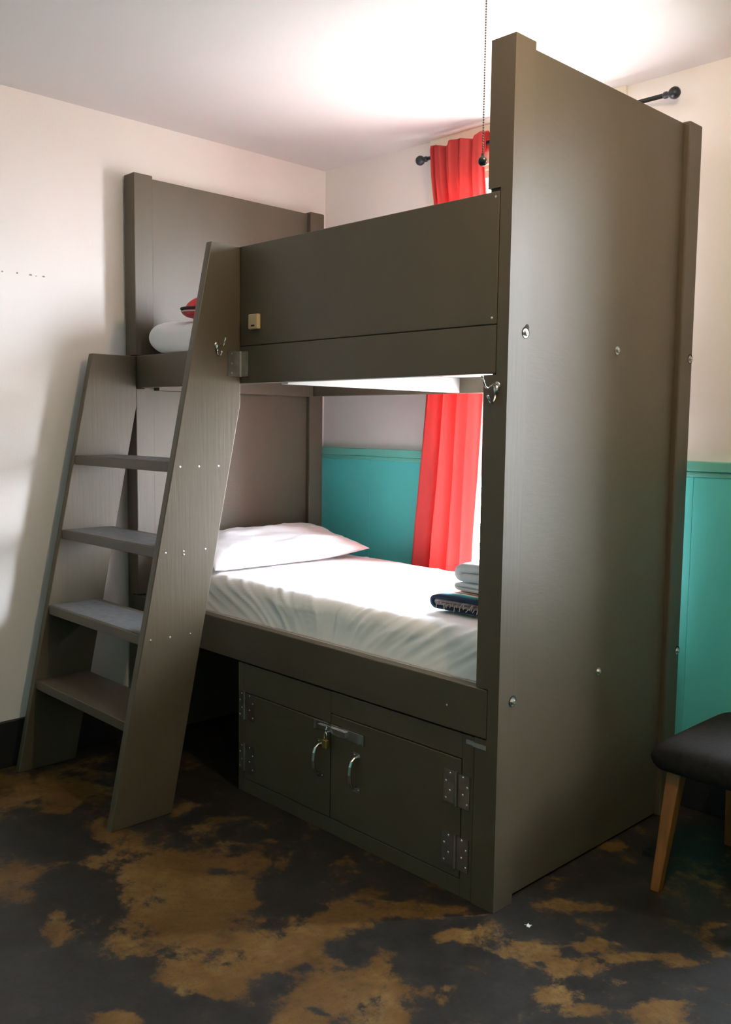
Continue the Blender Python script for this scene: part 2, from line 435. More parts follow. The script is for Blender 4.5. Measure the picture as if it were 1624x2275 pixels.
w3 = window('fill_window_3', (-W3[1], -W3[0], W3[2], W3[3]), 'unseen window added as fill light behind the viewer')
SHADE = bpy.data.materials.new('added_white_shade'); SHADE.use_nodes = True
_nt = SHADE.node_tree; _t = _nt.nodes.new('ShaderNodeBsdfTranslucent'); _t.inputs['Color'].default_value = (*SHADE_COL, 1)
_mx = _nt.nodes.new('ShaderNodeMixShader'); _mx.inputs[0].default_value = .4
_nt.nodes['Principled BSDF'].inputs['Base Color'].default_value = (.8, .78, .74, 1)
_nt.links.new(_nt.nodes['Principled BSDF'].outputs[0], _mx.inputs[1]); _nt.links.new(_t.outputs[0], _mx.inputs[2])
_nt.links.new(_mx.outputs[0], _nt.nodes['Material Output'].inputs['Surface'])
obj('added_roller_shade', box(B(), -W3[1] + .005, -W3[0] - .005, RY1 + .03, RY1 + .032, W3[2], W3[3]), SHADE, w3)  # part of the added rear window, dims and softens its fill
for o in [w3] + list(w3.children):
    if o.parent is None:
        o.rotation_euler = (0, 0, PI); o.location = (0, RY1 + RY0, 0)
# portals only tell the renderer where the sky shines in
for W in (W1, W2, W3):
    la = bpy.data.lights.new('sky_portal', 'AREA'); la.shape = 'RECTANGLE'
    la.size = W[1] - W[0]; la.size_y = W[3] - W[2]; la.cycles.is_portal = True
    o = bpy.data.objects.new('sky_portal', la); link(o)
    back = W is W3
    o.location = ((W[0] + W[1]) / 2, RY0 - T - .01 if back else RY1 + T + .01, (W[2] + W[3]) / 2)
    o.rotation_euler = (PI / 2 if back else -PI / 2, 0, 0)

def blind(W, zend, label):
    a, b, z0, z1 = W
    a += .02; b -= .02
    yc = RY1 + .045
    t = thing('window_blind', label, 'blind', ((a + b) / 2, yc, zend))
    obj('head_rail', box(B(), a, b, yc - .018, yc + .018, z1 - .045, z1 - .016), BLIND, t, bevel=.003)
    z = z1 - .065; k = 0
    while z > zend + .02 and k < 90:
        bm = B(); ang = math.radians(SLAT_ANG)
        def f(u, v, z=z):
            s = (v - .5) * .025; c = .0022 * (1 - (2 * v - 1) ** 2)
            return (lerp(a, b, u), yc + s * math.cos(ang) - c * math.sin(ang), z + s * math.sin(ang) + c * math.cos(ang))
        grid(bm, 1, 4, f)
        o = obj('slat', bm, BLIND, t, smooth=True)
        m = o.modifiers.new('thickness', 'SOLIDIFY'); m.thickness = .0006
        z -= .0225; k += 1
    obj('bottom_rail', box(B(), a, b, yc - .012, yc + .012, zend, zend + .014), BLIND, t, bevel=.003)
    for x in (a + .1, b - .1): obj('ladder_cord', tube(B(), [(x, yc, zend + .01), (x, yc, z1 - .03)], .0008, 5), BLIND, t)
blind(W1, BLIND_END, 'white slatted window blind behind the red curtain')

# -------------------------------------------------------------- curtain rod
RODY, RODZ = 1.14, 2.705
t = thing('curtain_rod', 'thin black curtain rod with ball ends above the window', 'curtain rod', (-.77, RODY, RODZ - .03))
obj('rod', tube(B(), [(-1.375, RODY, RODZ), (-.165, RODY, RODZ)], .0085, 14), BLACK_METAL, t, smooth=True)
for s, xe in ((-1, -1.375), (1, -.165)):
    bm = B()
    lathe(bm, [(.0095, -.012), (.0125, -.006), (.0125, .004), (.009, .009), (.011, .012), (.018, .019), (.0222, .029), (.0225, .036), (.019, .046), (.011, .053), (.001, .056)], (xe, RODY, RODZ), (s, 0, 0), 22)
    obj('finial', bm, BLACK_METAL, t, smooth=True)
for xb in (-1.345, -.47):
    bm = B()
    box(bm, xb - .008, xb + .008, RODY + .0087, RY1 - .0175, RODZ - .006, RODZ + .004)
    box(bm, xb - .01, xb + .01, RY1 - .022, RY1 - .0175, RODZ - .03, RODZ + .03)
    obj('bracket', bm, BLACK_METAL, t, bevel=.001)

# ------------------------------------------------------------------ curtain
def curtain():
    Z = [.42, .8, 1.6, 2.5, 2.66, 2.745]
    XL = [-1.465, -1.432, -1.365, -1.312, -1.32, -1.328]
    XR = [-1.035, -1.022, -.985, -1.008, -1.004, -.998]
    # the cloth starts behind the rod, passes over it and hangs down in front
    path = [(2.672, 1), (2.69, 1), (2.71, 1), (2.728, 1), (2.742, .6), (2.748, 0), (2.742, -.6), (2.728, -1), (2.71, -1), (2.69, -1), (2.674, -1)]
    n0 = len(path); nv = 110
    path += [(lerp(2.668, .42, (k / nv)), -2) for k in range(1, nv + 1)]
    def f(u, v):
        z, side = path[round(v * (len(path) - 1))]
        xl, xr = lut(Z, XL, z), lut(Z, XR, z)
        top = sm((z - 2.35) / .3)
        uu = u + .022 * math.sin(2.1 * z + 5 * u) + .02 * noise.noise(Vector((u * 3, z * .9, 4.)))
        ph = 2 * PI * (3.9 * uu + .5 * uu * uu) + .6
        d = math.sin(ph + .35 * math.sin(1.7 * z)) + .30 * math.sin(2.3 * ph + 1.3 + .8 * z)
        zt = z
        if side == -2:
            amp = lerp(.026, .0145, top)
            yc = RODY + lerp(.006, -.027, top)
            y = yc + amp * d + .007 * fbm(u * 5, z * 1.6, 2.2, 3) * (1 - top)
            y = min(y, lerp(RY1 - .022, RODY - .0115, top))
        else:
            base = -.0118 if side < 0 else .0112
            y = RODY + abs(side) * base + (min(0, .016 * (d - .9)) if side <= 0 else max(0, .006 * (d + .6)))
            if side == 0: y = RODY
            if z > 2.72: zt = z + .010 * math.sin(ph * .5 + 1) * (z - 2.72) / .028
        return (lerp(xl, xr, u) + .007 * math.cos(ph), y, zt)
    bm = B(); grid(bm, 170, len(path) - 1, f)
    o = single('curtain', bm, CURTAIN, 'red gathered cloth curtain hanging from the black rod', 'curtain', smooth=True)
    m = o.modifiers.new('cloth', 'SOLIDIFY'); m.thickness = .0012
curtain()

# ----------------------------------------------------------------- bunk bed
H, HP, PW, PB, WD, LI = 2.55, 2.543, .0935, .086, 1.1103, 2.05
bed = thing('bunk_bed', 'tall grey-brown painted wooden bunk bed with solid end panels', 'bunk bed', (-1.07, .55, 0))
XR0, XL1 = -PB, -LI                # inner faces of right posts / right faces of left posts
def cut(o, cutters):
    """carve box shaped notches out of a mesh object (exact boolean, applied to its data)"""
    tmp = []
    for c in cutters:
        bm = box(B(), *c)
        bmesh.ops.recalc_face_normals(bm, faces=bm.faces[:])
        bmesh.ops.translate(bm, verts=bm.verts[:], vec=-root_loc(o))
        me = bpy.data.meshes.new('cutter'); bm.to_mesh(me); bm.free()
        k = bpy.data.objects.new('cutter', me); link(k); k.matrix_world = Matrix.Translation(root_loc(o))
        m = o.modifiers.new('notch', 'BOOLEAN'); m.operation = 'DIFFERENCE'; m.object = k; m.solver = 'EXACT'
        tmp.append(k)
    bpy.context.view_layer.update()
    dg = bpy.context.evaluated_depsgraph_get()
    me = bpy.data.meshes.new_from_object(o.evaluated_get(dg))
    o.modifiers.clear(); o.data = me
    for k in tmp: bpy.data.meshes.remove(k.data)
def post_front(right):
    x0, x1 = (-PB, 0) if right else (-LI - PB, -LI)
    lap, nd = .045, .0415
    n0, n1 = (x0 - .01, x0 + lap) if right else (x1 - lap, x1 + .01)
    o = obj('post', box(B(), x0, x1, 0, PW, 0, H), PAINT_V, bed)
    cut(o, [(n0, n1, -.01, nd, .526, .683), (n0, n1, -.01, nd, 1.614, 2.1335 if right else 1.76)] + ([(n0, n1, -.01, .013, 2.12, 2.141)] if right else []))
    m = o.modifiers.new('bevel', 'BEVEL'); m.width = .004; m.segments = 3; m.limit_method = 'ANGLE'; m.angle_limit = math.radians(60)
for r in (True, False): post_front(r)
for x0, x1 in ((-PB, 0), (-LI - PB, -LI)):
    obj('post', box(B(), x0, x1, WD - PW, WD, 0, H), PAINT_V, bed, bevel=.006, segs=3)
obj('end_panel', box(B(), -.044, -.022, PW - .001, WD - PW + .001, .008, HP), PAINT, bed, bevel=.002, label='wide right end panel with two bolts')
obj('end_panel', box(B(), -LI - .05, -LI - .026, PW - .001, WD - PW + .001, .008, HP), PAINT, bed, bevel=.002, label='left end panel')
obj('guard_board', box(B(), -1.3, -.044, 0, .040, 1.7585, 2.132), PAINT, bed, bevel=.003)
obj('upper_rail', box(B(), -LI - .042, -.044, .001, .04, 1.617, 1.757), PAINT, bed, bevel=.003)
obj('lower_rail', box(B(), -LI - .042, -.044, 0, .04, .529, .68), PAINT, bed, bevel=.003)
for z0, z1 in ((1.61, 1.757), (.529, .68)):
    obj('back_rail', box(B(), -LI, -PB, 1.022, 1.062, z0, z1), PAINT, bed, bevel=.003)
obj('upper_platform', box(B(), -LI + .003, -PB + .02, .041, 1.021, 1.678, 1.694), PLY, bed)
obj('lower_platform', box(B(), -LI + .003, -PB + .02, .041, 1.021, .655, .671), PLY, bed)
obj('cross_beam', box(B(), -1.075, -1.036, .041, 1.021, 1.612, 1.677), PLY, bed, bevel=.002)
for x0, x1 in ((-LI - .024, -LI + .035), (-.085, -.046)):
    obj('cleat', box(B(), x0, x1, PW + .004, 1.012, 1.607, 1.677), PAINT, bed, bevel=.002)

def bolt(y, z, x, big=False, hole=False):
    bm = B()
    lathe(bm, [(.0135, 0), (.0135, .0018), (.008, .0018)], (x, y, z), (1, 0, 0), 18)              # washer
    lathe(bm, [(.0085, .0015), (.0085, .0065), (.006, .0085), (.0035, .0085), (.003, .006)], (x, y, z), (1, 0, 0), 6 if not big else 6)
    o = obj('bolt', bm, ZINC, bed)
    if hole:
        bm = B(); lathe(bm, [(.0175, -.001), (.0175, .0008), (.0135, .0008)], (x, y + .002, z + .002), (1, 0, 0), 20)
        obj('counterbore', bm, DARK, o)
        if big:
            bm = B(); lathe(bm, [(.009, -.001), (.009, .0007), (.006, .0007)], (x, y + .008, z + .018), (1, 0, 0), 14)
            obj('drill_hole', bm, DARK, o)
bolt(.079, 1.735, .0002, True, True); bolt(.066, .642, .0002, False, True)
bolt(WD - .02, 1.719, .0002, False, True); bolt(WD - .018, .629, .0002, False, True)
bolt(.622, 1.722, -.022); bolt(.579, .638, -.022)
for x, z in ((-.058, 2.117), (-.062, 1.777), (-.2, .60)):
    obj('screw', dome(B(), (x, 0, z), (0, -1, 0), .0035, .0015), SCREW, bed)
sb = obj('switch_box', box(B(), -1.203, -1.146, -.017, -.0005, 1.816, 1.872), BEIGE, bed, bevel=.004, label='small beige box on the guard board')
obj('slot', box(B(), -1.184, -1.163, -.0178, -.016, 1.826, 1.832), DARK, sb)

def coat_hook(parent, org, nrm, side, s=1.):
    """double prong hook screwed to a face: nrm points out of the face"""
    n = Vector(nrm); w = Vector(side); up = Vector((0, 0, 1)); o = Vector(org)
    P = lambda a, b, c=0: o + n * a * s + up * b * s + w * c * s
    bm = B()
    # back plate, pear shaped
    lathe(bm, [(.0125 * s, 0), (.0125 * s, .002), (.009 * s, .004), (.0, .0045)], P(0, .006), nrm, 18)
    tube(bm, [P(.003, .006), P(.004, -.008), P(.006, -.024)], [.010 * s, .0075 * s, .0042 * s], 12)
    # upper long prong out and up
    tube(bm, [P(.003, .01), P(.016, .010), P(.032, .003), P(.045, -.002), P(.054, .002), P(.060, .012), P(.068, .028)], [.0052 * s, .0042 * s, .0034 * s, .0032 * s, .0031 * s, .0031 * s, .0034 * s], 10)
    ball(bm, P(.0685, .029), .0045 * s)
    # lower short prong
    tube(bm, [P(.006, -.020), P(.010, -.034), P(.018, -.043), P(.028, -.042), P(.036, -.032), P(.040, -.026)], [.0042 * s, .0036 * s, .0032 * s, .0031 * s, .0032 * s, .0034 * s], 10)
    ball(bm, P(.0405, -.0255), .0044 * s)
    return obj('coat_hook', bm, STEEL, parent, smooth=True)
coat_hook(bed, (-.036, 0, 1.576), (0, -1, 0), (1, 0, 0))

# ------------------------------------------------------------------- ladder
lad = thing('ladder', 'leaning grey-brown bunk ladder with wide side boards and four treads', 'ladder', (-1.66, -.42, 0))
fy = lambda z: -.572 + .206 * z
by = lambda z: min(-.0015, -.318 + .206 * z)
XS, XT = -1.2715, -2.043           # outer face of the tall board, inner face of the short one
TH = .034
def stringer(x0, x1, top):
    zk = .3165 / .206
    poly = [(fy(0), 0), (by(0), 0), (-.0015, zk), (-.0015, top), (fy(top), top)]
    return obj('stringer', prism(B(), poly, 'x', x0, x1), PAINT_V, lad, bevel=.003)
stringer(XS - TH, XS, 2.134)['label'] = 'tall right side board'
stringer(XT - TH, XT, 1.755)['label'] = 'short left side board'
for k, zc in enumerate((1.301, .988, .672, .362)):
    y0, y1 = fy(zc) + .006, by(zc) - .012
    tr = obj('tread', box(B(), XT, XS - TH, y0, y1, zc - .019, zc + .019), PAINT, lad, bevel=.003)
    if k < 3:
        obj('grip_tape', box(B(), XT + .004, XS - TH - .004, y0 + .012, y1 - .03, zc + .0185, zc + .0202), GRIP, tr)
    for f in ((.03, .112, .2) if k != 1 else (.03, .107, .203)):
        if k == 3: continue
        obj('screw', dome(B(), (XS, fy(zc) + f, zc + .002), (1, 0, 0), .0042, .0018), SCREW, lad)
    if k == 1: obj('screw', dome(B(), (XS, fy(zc) + .108, zc - .011), (1, 0, 0), .0042, .0018), SCREW, lad)
coat_hook(lad, (XS, -.112, 1.752), (1, 0, 0), (0, 1, 0), .85)
def corner_hinge():
    z0, z1 = 1.643, 1.738
    bm = B()
    box(bm, XS, XS + .0022, -.062, -.003, z0, z1)
    box(bm, XS + .006, XS + .050, -.0022, 0, z0, z1)
    tube(bm, [(XS + .004, -.004, z0 - .001), (XS + .004, -.004, z1 + .001)], .0042, 12)
    for z in (z0 + .012, z1 - .012, (z0 + z1) / 2):
        dome(bm, (XS + .0022, -.042, z), (1, 0, 0), .004, .0015); dome(bm, (XS + .036, -.0022, z), (0, -1, 0), .004, .0015)
    obj('hinge', bm, HINGE, lad)
corner_hinge()

# ------------------------------------------------------------------- locker
LX0, LX1, LZ = -1.292, -.0895, .522
lk = thing('storage_locker', 'low grey-brown locker with two doors under the lower bunk', 'cabinet', (-.69, .5, 0))
bm = B()
box(bm, LX0, LX0 + .018, .024, .95, 0, LZ); box(bm, LX1 - .018, LX1, .024, .95, 0, LZ)
box(bm, LX0 + .018, LX1 - .018, .024, .95, LZ - .018, LZ); box(bm, LX0 + .018, LX1 - .018, .932, .95, 0, LZ - .018)
box(bm, LX0 + .018, LX1 - .018, .024, .932, .03, .046)
obj('carcass', bm, PAINT, lk)
FY0, FY1 = .004, .024
bm = B()
DXM = -.742
box(bm, LX0, LX0 + .036, FY0, FY1, 0, LZ); box(bm, LX1 - .047, LX1, FY0, FY1, 0, LZ)
box(bm, LX0 + .036, LX1 - .047, FY0, FY1, 0, .055)
box(bm, LX0 + .036, DXM, FY0, FY1, .408, LZ); box(bm, DXM, LX1 - .047, FY0, FY1, .444, LZ)
obj('face_frame', bm, PAINT, lk, bevel=.0015, segs=1)
dl = obj('door', box(B(), LX0 + .039, DXM - .002, FY0 - .001, FY1, .058, .405), PAINT, lk, bevel=.0025, label='left locker door')
dr = obj('door', box(B(), DXM + .002, LX1 - .050, FY0 - .001, FY1, .058, .441), PAINT, lk, bevel=.0025, label='right locker door')
FD = FY0 - .001
def butt_hinge(door, xp, z0, z1, wl, wr, nm='hinge'):
    bm = B()
    box(bm, xp - wl, xp - .006, FD - .0022, FD + .0005, z0, z1); box(bm, xp + .006, xp + wr, FD - .0022, FD + .0005, z0 - .004, z1 - .004)
    tube(bm, [(xp, FD - .004, z0 - .003), (xp, FD - .004, z1 + .002)], .0055, 12)
    o = obj(nm, bm, HINGE, door)
    bm = B()
    for k in range(4):
        zz = lerp(z0 + .011, z1 - .011, k / 3)
        for sx, w in ((-1, wl), (1, wr)):
            xx = xp + sx * (w * .82 if k % 2 == 0 else w * .5)
            dome(bm, (xx, FD - .0022, zz), (0, -1, 0), .004, .0018, 10)
    return o, bm
def hinge_on(door, *a):
    o, bm = butt_hinge(door, *a)
    # screw heads are part of the hinge mesh, brighter than its leaves
    me = o.data; me.materials.append(SCREW)
    n0 = len(me.polygons)
    b2 = B(); b2.from_mesh(me)
    tmp = bpy.data.meshes.new('t'); bmesh.ops.translate(bm, verts=bm.verts[:], vec=-root_loc(door)); bm.to_mesh(tmp); bm.free()
    b2.from_mesh(tmp); bpy.data.meshes.remove(tmp)
    b2.faces.ensure_lookup_table()
    for f in b2.faces[n0:]: f.material_index = 1
    b2.to_mesh(me); b2.free()
hinge_on(dr, -.155, .292, .397, .052, .052); hinge_on(dr, -.155, .09, .195, .055, .052)
hinge_on(dl, -1.246, .303, .411, .038, .062); hinge_on(dl, -1.246, .093, .201, .038, .062)
def pull(door, xc, z0, z1):
    bm = B()
    for z in (z0, z1):
        box(bm, xc - .018, xc + .018, FD - .0025, FD + .0005, z - .010, z + .010)
        dome(bm, (xc - .010, FD - .0025, z), (0, -1, 0), .0035, .0015); dome(bm, (xc + .010, FD - .0025, z), (0, -1, 0), .0035, .0015)
    za, zb = z0 + .008, z1 - .008
    P = lambda d, z: (xc, FD - d, z)
    m = (za + zb) / 2; h = (zb - za) / 2
    tube(bm, [P(.001, zb), P(.012, zb - .001), P(.026, zb - .010), P(.033, zb - .026), P(.036, m), P(.033, za + .026), P(.026, za + .010), P(.012, za + .001), P(.001, za)],
         [.0045, .005, .0062, .0068, .0072, .0068, .0062, .005, .0045], 14)
    obj('handle', bm, STEEL, door, smooth=False, bevel=0)
pull(dl, -.793, .204, .327); pull(dr, -.604, .204, .327)
def latch():
    z0, z1 = .369, .404
    bm = B()
    box(bm, -.826, -.746, FD - .003, FD + .0005, z0, z1); box(bm, -.829, -.823, FD - .008, FD, z0 - .003, z1 + .003)
    box(bm, -.80, -.746, FD - .010, FD - .003, z0 + .010, z1 - .010)
    obj('latch_plate', bm, STEEL, dl, bevel=.0012)
    bm = B()
    box(bm, -.738, -.568, FD - .003, FD + .0005, z0, z1)
    for xx in (-.568, -.592): box(bm, xx - .003, xx + .003, FD - .009, FD, z0 - .003, z1 + .003)
    box(bm, -.745, -.655, FD - .011, FD - .003, z0 + .008, z1 - .008)
    tube(bm, [(-.742, FD - .003, z1 - .008), (-.742, FD - .018, z1 - .006), (-.742, FD - .022, z1 - .016), (-.742, FD - .018, z1 - .026), (-.742, FD - .003, z1 - .026)], .0028, 10)
    box(bm, -.725, -.682, FD - .014, FD - .001, z1 + .001, z1 + .006)
    obj('hasp', bm, STEEL, dr, bevel=.0008)
    obj('keeper', box(B(), -.782, -.744, FD - .014, FD - .001, z1 + .001, z1 + .006), STEEL, dl, bevel=.001)
latch()
bm = B()
box(bm, -.121, -.0895, FY0 - .0026, FY0 - .0002, .497, .511); box(bm, -.0895, -.04, FY0 - .0066, FY0 - .0042, .496, .510)
box(bm, -.0915, -.0875, FY0 - .0066, FY0 - .0002, .4965, .5105)
obj('corner_strip', bm, ZINC, lk, label='thin metal strip bridging locker and post')

pad = thing('padlock', 'small brass padlock hanging from the locker latch', 'padlock', (-.742, FD - .022, .322))
obj('body', box(B(), -.754, -.730, FD - .031, FD - .017, .322, .352), BRASS, pad, bevel=.003, segs=3)
S = [(-.7485, .351), (-.7485, .368), (-.7465, .376), (-.742, .380), (-.7375, .376), (-.7355, .368), (-.7355, .351)]
obj('shackle', tube(B(), [(x, FD - .0245 + (.001), z) for x, z in S], .0024, 10), STEEL, pad, smooth=True)

# ----------------------------------------------------------------- mattresses
def mattress(name, x0, x1, y0, y1, z0, z1, rad, label, wr, seed, nx=220, slope=.0):
    """profile walks front bottom > front top > back; wrinkles pulled into the sheet"""
    pts = []
    hgt = z1 - z0
    nf, na, nt = 16, 8, 40
    for i in range(nf): pts.append((y0, lerp(z0, z1 - rad, i / nf), 0, -1))
    for i in range(na + 1):
        a = PI * .5 * i / na; pts.append((y0 + rad - rad * math.cos(a), z1 - rad + rad * math.sin(a), 1, a))
    for i in range(1, nt): pts.append((lerp(y0 + rad, y1 - rad, i / nt), z1, 2, 0))
    for i in range(na + 1):
        a = PI * .5 * i / na; pts.append((y1 - rad + rad * math.sin(a), z1 - rad + rad * math.cos(a), 1, PI / 2 + a))
    for i in range(1, 7): pts.append((y1, lerp(z1 - rad, z0, i / 6), 0, 1))
    n = len(pts) - 1
    def f(u, v):
        y, z, kind, a = pts[round(v * n)]
        x = lerp(x0, x1, u)
        # rounded ends
        e = min(x - x0, x1 - x) / .04
        if e < 1:
            k = math.sqrt(max(0, 1 - (1 - e) ** 2)); z = z0 + (z - z0) * lerp(.72, 1, k); y = lerp((y0 + y1) / 2, y, lerp(.985, 1, k))
        front = sm((y0 + .14 - y) / .14)
        t = (z - z0) / hgt
        # diagonal drag folds: lean one way at the left, the other way at the right
        lean = lerp(2.6, -1.5, sm((u - .35) / .45))
        q = x * 1.0 + (z - z1) * lean
        r1 = 1 - abs(noise.noise(Vector((q * 9, z * 2.2 + seed, y * 2)))) * 2.6
        r2 = 1 - abs(noise.noise(Vector((q * 23 + 9, z * 5, seed + y * 3)))) * 2.6
        w = (max(0, r1) ** 2 * .012 + max(0, r2) ** 2 * .005) * wr * front
        top = (1 - front)
        ridg = max(0, 1 - abs(noise.noise(Vector((x * 5 + y * 3, y * 9 - x * 2, seed)))) * 5) ** 2
        wz = (.0035 * ridg + .004 * fbm(x * 2, y * 2, seed)) * top * wr + front * .004 * wr * fbm(x * 9, y * 8, seed + 3)
        sag = -.006 * wr * fbm(x * 1.3, seed, 0)
        sl = slope * t * (1 - sm((y - y0) / .3))
        if kind == 0 and a < 0: return (x, y + sl - w * (.35 + t) + .012 * (1 - t) ** 2, z)
        return (x, y + sl - w * .8 * front, z + (wz + w * .25 + sag) * sm(t * 2 - 1))
    bm = B(); V = grid(bm, nx, n, f)
    bm.faces.new([V[0][j] for j in range(n + 1)][::-1]); bm.faces.new([V[nx][j] for j in range(n + 1)])
    bm.faces.new([V[i][0] for i in range(nx + 1)] + [V[i][n] for i in range(nx, -1, -1)])
    return single(name, bm, SHEET, label, 'mattress', smooth=True)
mattress('mattress', -2.046, -.09, .058, 1.014, .6715, .822, .045, 'thick mattress under a rumpled white sheet on the lower bunk', 1., 2.3, slope=.045)
mattress('mattress', -2.046, -.09, .058, 1.014, 1.6945, 1.762, .03, 'white sheeted mattress on the upper bunk behind the guard board', .4, 8.1, 60)

def pillow(cx, cy, cz, hx, hy, th, tilt, yaw, label, seed, wr=1., px=2.6, pw=.5, tiltx=0., zmin=0.):
    M = Matrix.Translation((cx, cy, cz)) @ Matrix.Rotation(yaw, 4, 'Z') @ Matrix.Rotation(tilt, 4, 'Y') @ Matrix.Rotation(tiltx, 4, 'X')
    bm = B(); n = 56
    def shell(sgn):
        V = []
        for i in range(n + 1):
            row = []
            for j in range(n + 1):
                u = math.sin((i / n - .5) * PI); v = math.sin((j / n - .5) * PI)
                e = max(0, (1 - abs(u) ** px) * (1 - abs(v) ** px)) ** pw
                pin = 1 - .07 * (1 - abs(v) ** 2) * abs(u) ** 3; pin2 = 1 - .07 * (1 - abs(u) ** 2) * abs(v) ** 3
                x, y = u * hx * pin, v * hy * pin2
                edge = (1 - e)
                w = .012 * fbm(u * 2.2 + seed, v * 2.8, seed, 3) * e + .009 * edge * e * max(0, 1 - abs(noise.noise(Vector((math.atan2(v, u) * 5, seed, 1)))) * 3)
                z = sgn * e * th / 2 + w * wr * (1 if sgn > 0 else .3)
                p = M @ Vector((x, y, z))
                if p.z < zmin: p.z = zmin + (.0015 * (1 - e) if sgn < 0 else .004)
                row.append(bm.verts.new(p))
            V.append(row)
        for i in range(n):
            for j in range(n):
                bm.faces.new((V[i][j], V[i + 1][j], V[i + 1][j + 1], V[i][j + 1]))
    shell(1); shell(-1)
    bmesh.ops.remove_doubles(bm, verts=bm.verts[:], dist=.0006)
    return single('pillow', bm, SHEET, label, 'pillow', smooth=True)
pillow(-1.79, .545, .893, .235, .43, .125, math.radians(9), math.radians(-4), 'white pillow at the left end of the lower bunk', 1.7, 1.3, tiltx=math.radians(2), zmin=.8325)
pillow(-1.785, .415, 1.822, .235, .365, .155, math.radians(4), math.radians(2), 'white pillow on the upper bunk behind the ladder', 5.2, 1.1, 9., .27, zmin=1.772)

def red_bundle():
    c = Vector((-1.775, .225, 1.949))
    t = thing('red_bag', 'red cloth bag with black trim on the upper bunk pillow', 'bag', c - Vector((0, 0, .04)))
    droop = lambda y: -.012 * sm((c.y - .035 - y) / .11)
    bm = B()
    def f(u, v):
        a = 2 * PI * u; b = PI * (v - .5)
        r = 1 + .08 * fbm(math.cos(a) * 1.5, math.sin(a) * 1.5, b * 1.5 + 4, 3)
        p = c + Vector((.09 * math.cos(b) * math.cos(a) * r, .15 * max(0, math.cos(b)) ** .8 * math.sin(a) * r, (.062 if b > 0 else .034) * math.sin(b) * r))
        return p + Vector((0, 0, droop(p.y)))
    grid(bm, 40, 20, f, wrap_u=True); bmesh.ops.remove_doubles(bm, verts=bm.verts[:], dist=1e-4)
    obj('pouch', bm, RED_BAG, t, smooth=True)
    for dz, m, r, nm in ((.014, BLACK_CLOTH, .0055, 'piping'), (.002, FRINGE, .003, 'seam')):
        pts = []
        for k in range(33):
            a = 2 * PI * k / 32
            p = c + Vector((.092 * math.cos(a), .153 * math.sin(a), dz))
            pts.append(p + Vector((0, 0, droop(p.y))))
        obj(nm, tube(B(), pts, r, 8, False), m, t, smooth=True)
red_bundle()

# ------------------------------------------- folded blanket and towels on the bed
def folded(bm, x0, x1, y0, y1, z0, z1, t, seed, sag=0., fold=0.):
    """one cloth doubled over at its left end: bottom layer, round bend, top layer"""
    r = (z1 - z0) / 2
    path = []
    n = 26
    for i in range(n): path.append((lerp(x1, x0 + r, i / n), z0 + t / 2))
    for i in range(13):
        a = -PI / 2 - PI * i / 12
        path.append((x0 + r + (r - t / 2) * math.cos(a), (z0 + z1) / 2 + (r - t / 2) * math.sin(a)))
    for i in range(1, n + 1): path.append((lerp(x0 + r, x1, i / n), z1 - t / 2))
    m = len(path); ny = 10
    def side(s):
        out = []
        for k, (x, z) in enumerate(path):
            a = path[max(k - 1, 0)]; b = path[min(k + 1, m - 1)]
            d = Vector((b[0] - a[0], b[1] - a[1])).normalized()
            out.append((x - d[1] * s * t / 2, z + d[0] * s * t / 2))
        return out
    O, I = side(1), side(-1)
    loop = O + I[::-1]
    rows = []
    for j in range(ny + 1):
        v = j / ny; y = lerp(y0, y1, v); e = min(v, 1 - v) * 2
        sh = .9 + .1 * math.sqrt(1 - (1 - min(1, e * 3)) ** 2)
        row = []
        for (x, z) in loop:
            zz = (z0 + z1) / 2 + (z - (z0 + z1) / 2) * sh
            zz += .004 * fbm(x * 7, y * 6, seed, 3) - sag * sm((x - x0) / (x1 - x0)) + (.0 if z < (z0 + z1) / 2 else -.0)
            row.append(bm.verts.new((x + .006 * fbm(y * 8, z * 12, seed, 2), y + .003 * fbm(x * 15, z * 20, seed, 2), max(zz, z0))))
        rows.append(row)
    k = len(loop)
    for a, b in zip(rows, rows[1:]):
        for i in range(k):
            bm.faces.new((a[i], a[(i + 1) % k], b[(i + 1) % k], b[i]))
    mm = m
    for row in (rows[0], rows[-1]):
        for i in range(mm - 1):
            bm.faces.new((row[i], row[i + 1], row[k - 2 - i], row[k - 1 - i]))
    return bm
BZ = .8335
bl = thing('blanket', 'folded dark teal striped blanket with pale fringe on the lower bunk', 'blanket', (-.3, .43, BZ))
o = obj('cloth', folded(B(), -.49, -.11, .24, .62, BZ, BZ + .052, .013, 1.1), SERAPE, bl, smooth=True)
o2 = obj('inner_fold', folded(B(), -.473, -.112, .243, .617, BZ + .0135, BZ + .038, .0105, 4.4), vary(mat('blanket_inner_weave', (.30, .24, .25), .95), (.30, .24, .25), .35, 30, (1, 1, 1), .5, 350), bl, smooth=True)
bm = B()
for k in range(34):
    x = -.455 + .010 * k + random.uniform(-.003, .003); z = BZ + random.uniform(.016, .036)
    l = random.uniform(.008, .020)
    tube(bm, [(x, .246, z), (x + random.uniform(-.003, .003), .236, z - .002), (x + random.uniform(-.008, .008), .233 - random.uniform(0, .003), z - l)], .0016, 6)
obj('fringe', bm, FRINGE, bl)
TZ = BZ + .0565
single('towel', folded(B(), -.452, -.11, .325, .6, TZ, TZ + .028, .0125, 7.7), TOWEL, 'folded white towel lying flat on the striped blanket', 'towel', 'white towels on the blanket', smooth=True)
single('towel', folded(B(), -.462, -.11, .332, .59, TZ + .0305, TZ + .098, .0315, 9.3), TOWEL, 'thick white towel rolled over on top of the flat one', 'towel', 'white towels on the blanket', smooth=True)

